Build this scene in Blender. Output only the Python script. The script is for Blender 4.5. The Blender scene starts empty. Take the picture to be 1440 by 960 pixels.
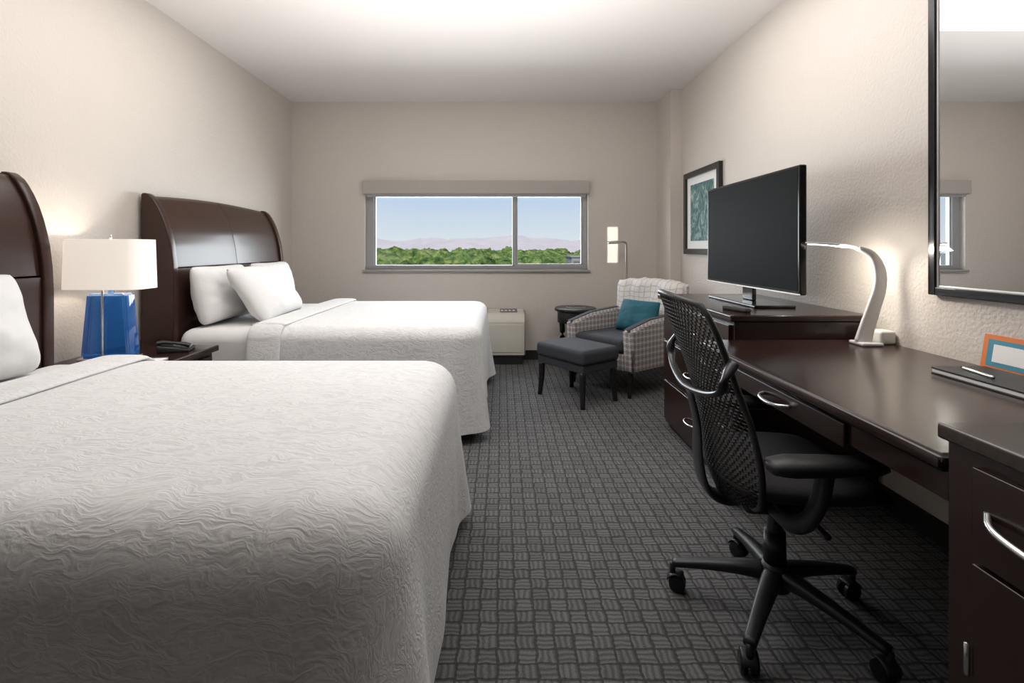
import bpy, bmesh, math, random
from mathutils import Vector, Matrix, noise
random.seed(7)
S = bpy.context.scene
COL = S.collection
try:
    S.view_settings.view_transform = 'Standard'
except Exception:
    pass
pi = math.pi

# ---------------------------------------------------------------- materials
class NT:
    def __init__(s, name):
        s.mat = bpy.data.materials.new(name); s.mat.use_nodes = True
        s.t = s.mat.node_tree; s.b = s.t.nodes['Principled BSDF']
    def n(s, typ, **kw):
        nd = s.t.nodes.new(typ)
        for k, v in kw.items(): setattr(nd, k, v)
        return nd
    def l(s, a, b): s.t.links.new(a, b)
    def m(s, op, a, b=None, c=None):
        nd = s.n('ShaderNodeMath', operation=op)
        for i, v in enumerate((a, b, c)):
            if v is None: continue
            if isinstance(v, (int, float)): nd.inputs[i].default_value = v
            else: s.l(v, nd.inputs[i])
        return nd.outputs[0]
    def mix(s, f, a, b):
        nd = s.n('ShaderNodeMix', data_type='RGBA')
        for k, v in ((0, f), (6, a), (7, b)):
            if isinstance(v, (int, float)): nd.inputs[k].default_value = v
            elif isinstance(v, tuple): nd.inputs[k].default_value = (*v[:3], 1)
            else: s.l(v, nd.inputs[k])
        return nd.outputs[2]
    def coord(s, out='Object', scale=None):
        tc = s.n('ShaderNodeTexCoord').outputs[out]
        if scale is None: return tc
        mp = s.n('ShaderNodeMapping'); mp.inputs['Scale'].default_value = scale
        s.l(tc, mp.inputs[0]); return mp.outputs[0]
    def noise(s, vec, scale, detail=3, rough=.5, dist=0):
        nd = s.n('ShaderNodeTexNoise'); s.l(vec, nd.inputs['Vector'])
        nd.inputs['Scale'].default_value = scale; nd.inputs['Detail'].default_value = detail
        nd.inputs['Roughness'].default_value = rough; nd.inputs['Distortion'].default_value = dist
        return nd.outputs[0]
    def bump(s, h, strength, dist):
        nd = s.n('ShaderNodeBump'); nd.inputs['Strength'].default_value = strength
        nd.inputs['Distance'].default_value = dist; s.l(h, nd.inputs['Height'])
        s.l(nd.outputs[0], s.b.inputs['Normal'])
    def set(s, **kw):
        for k, v in kw.items():
            k = k.replace('_', ' ')
            s.b.inputs[k].default_value = (*v, 1) if isinstance(v, tuple) else v

def M(name, col, rough=.5, metal=0, bump=None, var=None, coat=0, emit=None, es=0, trans=0, scale=None, spec=.5):
    t = NT(name)
    t.set(Base_Color=col, Roughness=rough, Metallic=metal, Coat_Weight=coat, Transmission_Weight=trans, Specular_IOR_Level=spec)
    t.b.inputs['Coat Roughness'].default_value = .15
    if emit: t.set(Emission_Color=emit, Emission_Strength=es)
    co = None
    if bump or var: co = t.coord('Object', scale)
    if var:
        f = t.noise(co, var[0], 4, .6)
        c2 = tuple(max(0, c * (1 - var[1])) for c in col); c1 = tuple(min(1, c * (1 + var[1])) for c in col)
        t.l(t.mix(f, c2, c1), t.b.inputs['Base Color'])
    if bump: t.bump(t.noise(co, bump[0], 3), bump[1], bump[2])
    return t.mat

wall_m = M('wall_paint', (.61, .56, .512), .45, bump=(70, .45, .008), var=(1.2, .03))
ceil_m = M('ceiling_paint', (.76, .73, .715), .8, bump=(60, .15, .003))
absorb_wall_m = M('light_absorbing_wall', (.07, .06, .055), .6, var=(3, .1))  # unseen wall behind the camera, made dark to keep the near bed side shaded
base_m = M('baseboard_black', (.018, .017, .017), .5, bump=(20, .05, .001))
wood = M('espresso_wood', (.022, .009, .0068), .25, var=(6, .35), scale=(8, .8, 8), coat=.12, spec=.5)
woodh = M('headboard_wood', (.042, .018, .012), .30, var=(6, .3), scale=(8, .8, 8), coat=.2, spec=.4)
blackwood = M('black_wood', (.012, .011, .011), .35, var=(10, .2))
chrome = M('brushed_chrome', (.72, .72, .72), .22, 1, var=(30, .05))
sheet_m = M('white_sheet', (.76, .755, .75), .8, bump=(14, .12, .01))
pillow_m = M('white_pillowcase', (.82, .815, .81), .8, bump=(7, .35, .02))
bedbase_m = M('bed_base_fabric', (.10, .09, .085), .9, bump=(200, .2, .001))
black_plastic = M('black_plastic', (.012, .012, .013), .42, bump=(200, .05, .001))
black_gloss = M('black_gloss', (.008, .008, .009), .18, var=(3, .1))
graphite = M('graphite_frame', (.035, .036, .04), .28, .3, var=(10, .1))
seat_mesh = M('seat_fabric', (.030, .029, .030), .85, bump=(300, .4, .002), spec=.2)
grey_fabric = M('charcoal_fabric', (.038, .041, .050), .9, bump=(250, .3, .002), var=(60, .2))
teal = M('teal_fabric', (.002, .085, .125), .75, bump=(180, .3, .002), var=(4, .15))
white_plastic = M('white_plastic', (.70, .68, .64), .4, var=(5, .03))
silver = M('satin_silver', (.62, .61, .60), .35, .3, var=(20, .04))
alu = M('window_aluminium', (.34, .34, .345), .45, .1, var=(9, .04))
shade_fab = M('roller_shade_fabric', (.42, .39, .36), .8, bump=(150, .2, .001))
paper = M('paper', (.8, .79, .77), .8, var=(3, .02))
dgrey = M('dark_grille', (.16, .155, .15), .6, var=(5, .05))
orange = M('orange_print', (.70, .18, .03), .6, var=(5, .04))
blueprint = M('blue_print', (.05, .24, .34), .6, var=(5, .04))

t = NT('blue_glass'); t.set(Roughness=.04, Coat_Weight=.7, Transmission_Weight=.7, Emission_Color=(.01, .12, .42), Emission_Strength=.09)  # faint blue emission stands in for light glowing through the glass
t.l(t.mix(t.noise(t.coord(), 9, 2), (.02, .14, .46), (.06, .28, .66)), t.b.inputs['Base Color']); blue_glass = t.mat
t = NT('lamp_shade_linen'); t.set(Base_Color=(.82, .80, .76), Roughness=.9)
t.set(Emission_Color=(1, .88, .76), Emission_Strength=.56)
t.bump(t.noise(t.coord('Object', (1, 1, 40)), 20, 2), .1, .001)
shade_m = t.mat
led = M('led_strip', (.9, .9, .9), .5, emit=(1, .93, .8), es=4.0, var=(5, .01))
screen_m = M('screen_black', (.012, .013, .014), .6, var=(3, .1), spec=.04)
mirror_m = M('mirror_glass', (.90, .91, .91), .01, 1, var=(1, .005))

# bedspread: crinkled matelasse
t = NT('white_bedspread'); t.set(Roughness=.88, Specular_IOR_Level=.25)
wv = t.n('ShaderNodeTexNoise'); wv.inputs['Scale'].default_value = 8.0; wv.inputs['Detail'].default_value = 2; t.l(t.coord(), wv.inputs['Vector'])
vm = t.n('ShaderNodeVectorMath', operation='MULTIPLY_ADD'); t.l(wv.outputs['Color'], vm.inputs[0]); vm.inputs[1].default_value = (.09, .11, .09); t.l(t.coord(), vm.inputs[2])
mp = t.n('ShaderNodeMapping'); mp.inputs['Scale'].default_value = (14, 50, 32); t.l(vm.outputs[0], mp.inputs[0])
n1 = t.noise(mp.outputs[0], 1.0, 2, .5, .8)
r1 = t.m('SUBTRACT', 1.0, t.m('MULTIPLY', t.m('ABSOLUTE', t.m('SUBTRACT', n1, .5)), 6.0))
r1 = t.m('MAXIMUM', r1, 0.0)
mp2 = t.n('ShaderNodeMapping'); mp2.inputs['Scale'].default_value = (34, 95, 70); t.l(vm.outputs[0], mp2.inputs[0])
n2 = t.noise(mp2.outputs[0], 1.0, 3, .6)
h = t.m('ADD', t.m('MULTIPLY', r1, .7), t.m('MULTIPLY', n2, 1.0))
t.l(t.mix(r1, (.71, .71, .71), (.80, .80, .80)), t.b.inputs['Base Color'])
t.bump(h, .36, .0036); spread_m = t.mat

# carpet
t = NT('basketweave_carpet'); t.set(Roughness=.85, Specular_IOR_Level=.3)
co = t.coord('Object'); sp = t.n('ShaderNodeSeparateXYZ'); t.l(co, sp.inputs[0])
c = .058
wob = t.noise(co, 28, 2)
u = t.m('ADD', t.m('DIVIDE', sp.outputs[0], c), t.m('MULTIPLY', wob, .30)); v = t.m('ADD', t.m('DIVIDE', sp.outputs[1], c * .9), t.m('MULTIPLY', t.noise(co, 24, 2), .30))
v = t.m('ADD', v, 100.0); u = t.m('ADD', u, 100.0)
par = t.m('MODULO', t.m('ADD', t.m('FLOOR', u), t.m('FLOOR', v)), 2.0)
par = t.m('GREATER_THAN', par, .5)
fu = t.m('FRACT', u); fv = t.m('FRACT', v)
def lerp(f, a, b): return t.m('ADD', t.m('MULTIPLY', a, t.m('SUBTRACT', 1.0, f)), t.m('MULTIPLY', b, f))
al = lerp(par, fu, fv); ac = lerp(par, fv, fu)
st = t.m('ADD', t.m('MULTIPLY', t.m('SINE', t.m('MULTIPLY', al, 2 * pi * 3)), .5), .5)
e1 = t.m('GREATER_THAN', t.m('ABSOLUTE', t.m('SUBTRACT', ac, .5)), .41)
e2 = t.m('GREATER_THAN', t.m('ABSOLUTE', t.m('SUBTRACT', al, .5)), .45)
edge = t.m('MAXIMUM', e1, e2)
comb = t.n('ShaderNodeCombineXYZ'); t.l(t.m('FLOOR', u), comb.inputs[0]); t.l(t.m('FLOOR', v), comb.inputs[1])
wn = t.n('ShaderNodeTexWhiteNoise'); t.l(comb.outputs[0], wn.inputs['Vector'])
pile = t.noise(co, 240, 3, .8)
val = t.m('MULTIPLY', t.m('ADD', .38, t.m('MULTIPLY', st, .55)), t.m('ADD', .78, t.m('MULTIPLY', wn.outputs[0], .32)))
val = t.m('MULTIPLY', val, t.m('SUBTRACT', 1.0, t.m('MULTIPLY', edge, .75)))
val = t.m('MULTIPLY', val, t.m('SUBTRACT', t.m('MULTIPLY', pile, 2.6), .25))
t.l(t.mix(val, (.018, .018, .0185), (.195, .192, .195)), t.b.inputs['Base Color'])
t.bump(val, .6, .006); carpet_m = t.mat

# plaid
def plaid_mat(name, per, basec, ltc, dkc):
    t = NT(name); t.set(Roughness=.9, Specular_IOR_Level=.2)
    sp = t.n('ShaderNodeSeparateXYZ'); t.l(t.coord('Object'), sp.inputs[0])
    sn = t.n('ShaderNodeSeparateXYZ'); t.l(t.coord('Normal'), sn.inputs[0])
    dk = None; lt = None
    for i in range(3):
        mask = t.m('LESS_THAN', t.m('ABSOLUTE', sn.outputs[i]), .7)
        f = t.m('FRACT', t.m('ADD', t.m('DIVIDE', sp.outputs[i], per), 50.0))
        a = t.m('MULTIPLY', mask, t.m('LESS_THAN', f, .10)); b = t.m('MULTIPLY', mask, t.m('LESS_THAN', t.m('ABSOLUTE', t.m('SUBTRACT', f, .55)), .08))
        dk = a if dk is None else t.m('MAXIMUM', dk, a); lt = b if lt is None else t.m('MAXIMUM', lt, b)
    base = t.mix(lt, basec, ltc)
    t.l(t.mix(dk, base, dkc), t.b.inputs['Base Color']); t.bump(t.noise(t.coord(), 300, 2), .3, .002); return t.mat
plaid = plaid_mat('plaid_upholstery', .046, (.34, .305, .30), (.60, .57, .55), (.20, .18, .185))

t = NT('lattice_throw'); t.set(Roughness=.95, Specular_IOR_Level=.2)
sp = t.n('ShaderNodeSeparateXYZ'); t.l(t.coord('Object'), sp.inputs[0])
wb_ = t.noise(t.coord(), 9, 2)
a = t.m('FRACT', t.m('ADD', t.m('ADD', t.m('DIVIDE', sp.outputs[1], .055), t.m('MULTIPLY', wb_, 1.0)), 50.)); b = t.m('FRACT', t.m('ADD', t.m('ADD', t.m('DIVIDE', t.m('ADD', sp.outputs[2], t.m('MULTIPLY', sp.outputs[0], .5)), .045), t.m('MULTIPLY', wb_, 1.0)), 50.))
ln = t.m('MAXIMUM', t.m('LESS_THAN', a, .14), t.m('LESS_THAN', b, .16))
t.l(t.mix(ln, (.68, .65, .62), (.50, .465, .45)), t.b.inputs['Base Color']); t.bump(t.noise(t.coord(), 150, 2), .5, .004); lattice = t.mat

t = NT('abstract_print'); t.set(Roughness=.6)
r = t.n('ShaderNodeValToRGB'); t.l(t.noise(t.coord('Object', (1, 1, .7)), 14, 6, .7, 1.2), r.inputs[0])
r.color_ramp.elements[0].position = .35; r.color_ramp.elements[0].color = (.01, .05, .05, 1)
r.color_ramp.elements[1].position = .68; r.color_ramp.elements[1].color = (.42, .50, .45, 1)
e = r.color_ramp.elements.new(.5); e.color = (.07, .17, .18, 1)
t.l(r.outputs[0], t.b.inputs['Base Color']); art_m = t.mat

gm = bpy.data.materials.new('window_glass'); gm.use_nodes = True; nt = gm.node_tree; nt.nodes.clear()
o = nt.nodes.new('ShaderNodeOutputMaterial'); mx = nt.nodes.new('ShaderNodeMixShader'); tr = nt.nodes.new('ShaderNodeBsdfTransparent'); gl = nt.nodes.new('ShaderNodeBsdfGlossy')
gl.inputs['Roughness'].default_value = .02; mx.inputs[0].default_value = .015
tr.inputs[0].default_value = (.95, .97, .97, 1)
nt.links.new(tr.outputs[0], mx.inputs[1]); nt.links.new(gl.outputs[0], mx.inputs[2]); nt.links.new(mx.outputs[0], o.inputs[0])

t = NT('foliage'); t.set(Roughness=.9, Specular_IOR_Level=.1)
r = t.n('ShaderNodeValToRGB'); t.l(t.noise(t.coord(), .9, 6, .75), r.inputs[0])
r.color_ramp.elements[0].position = .36; r.color_ramp.elements[0].color = (.02, .05, .014, 1)
r.color_ramp.elements[1].position = .66; r.color_ramp.elements[1].color = (.40, .38, .14, 1)
e = r.color_ramp.elements.new(.5); e.color = (.13, .20, .05, 1)
t.l(r.outputs[0], t.b.inputs['Base Color']); foliage = t.mat
land_m = M('valley_ground', (.30, .30, .24), .95, var=(.02, .3))
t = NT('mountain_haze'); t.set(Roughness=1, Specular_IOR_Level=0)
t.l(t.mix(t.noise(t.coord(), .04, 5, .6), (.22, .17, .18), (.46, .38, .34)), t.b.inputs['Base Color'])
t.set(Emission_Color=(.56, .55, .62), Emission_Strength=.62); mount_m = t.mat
concrete = M('grey_building', (.30, .29, .28), .8, var=(.5, .1))

# ---------------------------------------------------------------- builders
def setup(obj, parent=None, label=None, cat=None, kind=None, group=None):
    COL.objects.link(obj) if obj.name not in COL.objects else None
    if parent is not None: obj.parent = parent
    if label: obj['label'] = label
    if cat: obj['category'] = cat
    if kind: obj['kind'] = kind
    if group: obj['group'] = group
    return obj
def thing(name, label, cat, loc, rz=0, group=None):
    e = bpy.data.objects.new(name, None); e.empty_display_size = .1
    e.location = loc; e.rotation_euler = (0, 0, rz)
    return setup(e, None, label, cat, None, group)
def finish(name, bm, mat, parent=None, smooth=True, wn=False, loc=None, **kw):
    bmesh.ops.recalc_face_normals(bm, faces=bm.faces)
    if loc is None and len(bm.verts):
        lo = Vector([min(v.co[i] for v in bm.verts) for i in range(3)]); hi = Vector([max(v.co[i] for v in bm.verts) for i in range(3)])
        loc = (lo + hi) / 2
    loc = Vector(loc)
    bmesh.ops.translate(bm, verts=bm.verts, vec=-loc)
    me = bpy.data.meshes.new(name); bm.to_mesh(me); bm.free()
    for p in me.polygons: p.use_smooth = smooth
    for m_ in (mat if isinstance(mat, (list, tuple)) else [mat]): me.materials.append(m_)
    ob = bpy.data.objects.new(name, me); ob.location = loc
    setup(ob, parent, **kw)
    if wn:
        md = ob.modifiers.new('wn', 'WEIGHTED_NORMAL'); md.keep_sharp = True
    return ob
def box(name, a, b, mat, parent=None, bev=.004, seg=2, **kw):
    bm = bmesh.new(); bmesh.ops.create_cube(bm, size=1)
    s = [abs(b[i] - a[i]) for i in range(3)]; c_ = [(a[i] + b[i]) / 2 for i in range(3)]
    bmesh.ops.scale(bm, vec=s, verts=bm.verts); bmesh.ops.translate(bm, vec=c_, verts=bm.verts)
    if bev: bmesh.ops.bevel(bm, geom=list(bm.edges), offset=min(bev, min(s) * .45), segments=seg, profile=.5, affect='EDGES')
    return finish(name, bm, mat, parent, bool(bev), bool(bev), **kw)
def multibox(name, boxes, mat, parent=None, bev=.003, **kw):
    bm = bmesh.new()
    for a, b in boxes:
        r_ = bmesh.ops.create_cube(bm, size=1); vs = r_['verts']
        s = [abs(b[i] - a[i]) for i in range(3)]; c_ = [(a[i] + b[i]) / 2 for i in range(3)]
        bmesh.ops.scale(bm, vec=s, verts=vs); bmesh.ops.translate(bm, vec=c_, verts=vs)
    if bev: bmesh.ops.bevel(bm, geom=list(bm.edges), offset=bev, segments=2, profile=.5, affect='EDGES')
    return finish(name, bm, mat, parent, bool(bev), bool(bev), **kw)
def cr(pts, n):
    pts = [Vector(p) for p in pts]; out = []
    P = [pts[0] * 2 - pts[1]] + pts + [pts[-1] * 2 - pts[-2]]
    for i in range(1, len(P) - 2):
        for k in range(n):
            t_ = k / n; a, b, c_, d = P[i - 1:i + 3]
            out.append(.5 * ((2 * b) + (c_ - a) * t_ + (2 * a - 5 * b + 4 * c_ - d) * t_ * t_ + (3 * b - a - 3 * c_ + d) * t_ ** 3))
    out.append(pts[-1]); return out
def sweep(name, pts, rad, mat, parent=None, n=6, seg=12, ref=(0, 0, 1), closed=False, sq=1.0, **kw):
    path = [Vector(p) for p in pts] if closed else cr(pts, n)
    N = len(path)
    if isinstance(rad, (int, float)): rad = [(rad, rad)] * len(pts)
    rad = [(r_, r_) if isinstance(r_, (int, float)) else r_ for r_ in rad]
    def rr(i):
        f = i / (N - 1) * (len(rad) - 1); k = min(int(f), len(rad) - 2); f -= k
        return tuple(rad[k][j] * (1 - f) + rad[k + 1][j] * f for j in range(2))
    bm = bmesh.new(); rings = []
    ref = Vector(ref)
    for i, p in enumerate(path):
        if closed: tg = path[(i + 1) % N] - path[i - 1]
        else: tg = path[min(i + 1, N - 1)] - path[max(i - 1, 0)]
        tg.normalize(); s_ = tg.cross(ref)
        if s_.length < 1e-4: s_ = tg.cross(Vector((1, 0, .01)))
        s_.normalize(); nn = s_.cross(tg).normalized(); a, b = rr(i)
        ring = []
        for k in range(seg):
            th = 2 * pi * k / seg; cx, sy = math.cos(th), math.sin(th)
            cx = math.copysign(abs(cx) ** sq, cx); sy = math.copysign(abs(sy) ** sq, sy)
            ring.append(bm.verts.new(p + s_ * a * cx + nn * b * sy))
        rings.append(ring)
    for i in range(N if closed else N - 1):
        A, B = rings[i], rings[(i + 1) % N]
        for k in range(seg): bm.faces.new((A[k], A[(k + 1) % seg], B[(k + 1) % seg], B[k]))
    if not closed:
        bm.faces.new(rings[0]); bm.faces.new(rings[-1])
    return finish(name, bm, mat, parent, True, **kw)
def cyl(name, p0, p1, r0, r1, mat, parent=None, seg=24, **kw):
    bm = bmesh.new(); p0 = Vector(p0); p1 = Vector(p1); d = p1 - p0; L = d.length
    bmesh.ops.create_cone(bm, cap_ends=True, segments=seg, radius1=r0, radius2=r1, depth=L)
    q = Vector((0, 0, 1)).rotation_difference(d.normalized())
    bmesh.ops.transform(bm, matrix=Matrix.Translation((p0 + p1) / 2) @ q.to_matrix().to_4x4(), verts=bm.verts)
    return finish(name, bm, mat, parent, True, True, **kw)
def lathe(name, prof, mat, parent=None, at=(0, 0, 0), seg=32, **kw):
    bm = bmesh.new(); rings = []
    for r_, z in prof:
        if r_ < 1e-5: rings.append([bm.verts.new((at[0], at[1], at[2] + z))]); continue
        rings.append([bm.verts.new((at[0] + r_ * math.cos(2 * pi * k / seg), at[1] + r_ * math.sin(2 * pi * k / seg), at[2] + z)) for k in range(seg)])
    for A, B in zip(rings, rings[1:]):
        for k in range(seg):
            a0, a1 = A[k % len(A)], A[(k + 1) % len(A)]; b0, b1 = B[k % len(B)], B[(k + 1) % len(B)]
            vs = []
            for v_ in (a0, a1, b1, b0):
                if v_ not in vs: vs.append(v_)
            if len(vs) > 2: bm.faces.new(vs)
    return finish(name, bm, mat, parent, True, True, **kw)
def surf(name, f, nu, nv, mat, parent=None, thick=0, **kw):
    bm = bmesh.new(); g = [[bm.verts.new(f(i / nu, j / nv)) for j in range(nv + 1)] for i in range(nu + 1)]
    for i in range(nu):
        for j in range(nv): bm.faces.new((g[i][j], g[i + 1][j], g[i + 1][j + 1], g[i][j + 1]))
    ob = finish(name, bm, mat, parent, True, **kw)
    if thick:
        md = ob.modifiers.new('s', 'SOLIDIFY'); md.thickness = thick; md.offset = 0
    return ob
def poly_extrude(name, pts2, y0, y1, mat, parent=None, bev=.004, **kw):
    bm = bmesh.new(); A = [bm.verts.new((x, y0, z)) for x, z in pts2]; B = [bm.verts.new((x, y1, z)) for x, z in pts2]
    bm.faces.new(A); bm.faces.new(B[::-1]); n_ = len(A)
    for i in range(n_): bm.faces.new((A[i], B[i], B[(i + 1) % n_], A[(i + 1) % n_]))
    bmesh.ops.recalc_face_normals(bm, faces=bm.faces)
    if bev:
        es = [e_ for e_ in bm.edges if len(e_.link_faces) == 2 and e_.calc_face_angle(0) > .6]
        bmesh.ops.bevel(bm, geom=es, offset=bev, segments=2, affect='EDGES')
    return finish(name, bm, mat, parent, True, True, **kw)
def pillow(name, w_, h_, t_, mat, loc, rot, seed=0, parent=None, **kw):
    bm = bmesh.new(); N = 26
    def side(sg):
        g = []
        for i in range(N + 1):
            row = []
            for j in range(N + 1):
                u_ = i / N * 2 - 1; v_ = j / N * 2 - 1
                pin = 1 - .05 * (1 - v_ * v_) * abs(u_) ** 3; pin2 = 1 - .06 * (1 - u_ * u_) * abs(v_) ** 3
                rc = 1 - .06 * (abs(u_) * abs(v_)) ** 5
                th = max(0, (1 - abs(u_) ** 3)) ** .5 * max(0, (1 - abs(v_) ** 3)) ** .5 * (1 - .15 * v_)
                nz = noise.noise(Vector((u_ * 1.7 + seed, v_ * 1.7, sg))) * .22 + noise.noise(Vector((u_ * 4 + seed, v_ * 4, sg))) * .10
                row.append(Vector((u_ * w_ / 2 * pin * rc, v_ * h_ / 2 * pin2 * rc, sg * t_ / 2 * th * (1 + nz))))
            g.append(row)
        return g
    for sg in (1, -1):
        g = side(sg); V = [[bm.verts.new(p) for p in row] for row in g]
        for i in range(N):
            for j in range(N): bm.faces.new((V[i][j], V[i + 1][j], V[i + 1][j + 1], V[i][j + 1]))
    bmesh.ops.remove_doubles(bm, verts=bm.verts, dist=.0005)
    ob = finish(name, bm, mat, parent, True, loc=(0, 0, 0), **kw); ob.location = loc; ob.rotation_euler = rot
    return ob

# ---------------------------------------------------------------- room
XL, XR, YB, YF, ZC = -2.23, 1.76, 5.30, -1.6, 2.74
T = .15
def stru(name, a, b, mat, bev=0): return box(name, a, b, mat, None, bev, kind='structure')
stru('floor', (XL - T, YF - T, -.1), (XR + T, YB + T, 0), carpet_m)
stru('ceiling', (XL - T, YF - T, ZC), (XR + T, YB + T, ZC + .1), ceil_m)
stru('wall_left', (XL - T, YF - T, 0), (XL, YB + T, ZC), wall_m)
stru('wall_right', (XR, YF - T, 0), (XR + T, YB + T, ZC), wall_m)
stru('wall_front', (XL, YF - T, 0), (XR, YF, ZC), absorb_wall_m)
WX0, WX1, WZ0, WZ1 = -1.455, .924, .955, 1.89
multibox('wall_back', [((XL, YB, 0), (WX0, YB + T, ZC)), ((WX1, YB, 0), (XR, YB + T, ZC)), ((WX0, YB, 0), (WX1, YB + T, WZ0)), ((WX0, YB, WZ1), (WX1, YB + T, ZC))], wall_m, bev=0, kind='structure')
stru('trim_1', (1.655, 4.87, 0), (XR, YB, ZC), wall_m)['label'] = 'painted corner pilaster'
stru('baseboard_back', (XL + .013, YB - .013, 0), (1.655, YB, .10), base_m, .003)
stru('baseboard_left', (XL, YF, 0), (XL + .013, YB, .10), base_m, .003)
stru('baseboard_right', (XR - .013, YF, 0), (XR, 4.87, .10), base_m, .003)
wf = thing('window_1', 'wide aluminium framed window with one mullion', 'window', (-.265, YB + .09, WZ0)); wf['kind'] = 'structure'
cx = -.265
fx0, fx1 = WX0 - cx, WX1 - cx; H = WZ1 - WZ0
multibox('window_frame', [((fx0, -.03, 0), (fx1, .05, .045)), ((fx0, -.03, H - .155), (fx1, .05, H)), ((fx0, -.03, .04), (fx0 + .085, .05, H - .15)), ((fx1 - .045, -.03, .04), (fx1, .05, H - .15)), ((.385, -.035, .04), (.425, .04, H - .15))], alu, wf, bev=.003)
multibox('window_sash', [((fx0 + .08, -.015, .04), (fx0 + .10, .02, H - .15)), ((.42, -.02, .04), (.44, .02, H - .15)), ((.44, -.02, .04), (fx1 - .045, .02, .06)), ((fx1 - .065, -.02, .055), (fx1 - .045, .02, H - .15))], alu, wf, bev=.002)
box('window_glass', (fx0 + .06, .026, .03), (fx1 - .03, .030, H - .14), gm, wf, 0)
stru('trim_2', (WX0 - .02, YB - .03, WZ0 - .025), (WX1 + .02, YB + .058, WZ0), M('sill_stone', (.33, .31, .29), .35, var=(8, .08)), .004)['label'] = 'window sill'
rs = thing('roller_shade', 'beige roller shade cassette rolled up over the window', 'window shade', (cx, YB - .036, WZ1 - .135))
box('cassette', (fx0 - .005, -.035, .0), (fx1 + .005, .034, .14), shade_fab, rs, .008)
cyl('shade_roll', (fx0 + .03, .0, .01), (fx1 - .03, .0, .01), .024, .024, shade_fab, rs)
box('hem_bar', (fx0 + .03, -.008, -.03), (fx1 - .03, .008, -.012), alu, rs, .004)

# outside
bm = bmesh.new()
for i in range(360):
    Y = 38 + random.random() ** 1.3 * 200
    X = (random.random() * 2 - 1) * (.38 * Y + 4) - .05 * Y
    r_ = 1.4 + random.random() * 2.0 + Y * .008
    top = .25 - random.random() * 1.7 - max(0, (60 - Y)) * .03 + random.random() * 0.7 * Y / 120
    if abs(X / Y + .19) < .05: top += .35
    if abs(X - 6.9) < 6 and abs(Y - 46) < 9: continue
    res = bmesh.ops.create_icosphere(bm, subdivisions=3, radius=r_)
    off = Vector((X, Y, top - r_ * 1.0))
    for v_ in res['verts']:
        k = 1 + .35 * noise.noise(v_.co * (1.1) + Vector((i * 3.1, 0, 0))) + .2 * noise.noise(v_.co * 3 + Vector((0, i, 0)))
        v_.co = Vector((v_.co.x * k * 1.1, v_.co.y * k, v_.co.z * k)) + off
finish('tree_canopy', bm, foliage, None, True, loc=(0, 0, 0), kind='stuff', label='dense green treetops outside the window', cat='trees')
bm = bmesh.new(); bmesh.ops.create_grid(bm, x_segments=8, y_segments=8, size=700)
bmesh.ops.translate(bm, verts=bm.verts, vec=(0, 706, -8))
finish('valley_ground', bm, land_m, None, False, loc=(0, 0, 0), kind='stuff', label='flat valley floor below the window', cat='ground')
def ridge(name, Y, h0, amp, sc, sd, lab):
    def f(u_, v_):
        X = (u_ - .5) * Y * 1.3
        n_ = noise.fractal(Vector((X / Y * sc + sd, 0, 0)), 1.0, 2.0, 6)
        z = h0 + amp * n_
        return (X, Y + (1 - v_) * -Y * .15 + 8 * noise.noise(Vector((X * .05, v_ * 5, 1))), -8 + (z + 8) * v_ ** .8)
    surf(name, f, 220, 8, mount_m, kind='stuff', label=lab, cat='mountains')
ridge('mountain_range', 620, 13.0, 7.0, 9, 3.3, 'hazy purple mountain range on the horizon')
ridge('foothills', 430, 4.2, 3.2, 12, 8.1, 'low hazy foothills in front of mountains')
bd = thing('building', 'small grey flat roofed building among treetops', 'building', (6.75, 45, -8))
box('body', (-.4, 0, 0), (.9, 4, 8.3), concrete, bd, .02); box('roof', (-.5, -.1, 8.3), (1.0, 4.1, 8.42), concrete, bd, .02)
box('building_window', (-.2, -.04, 7.75), (.6, .05, 8.0), dgrey, bd, .01)

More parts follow.
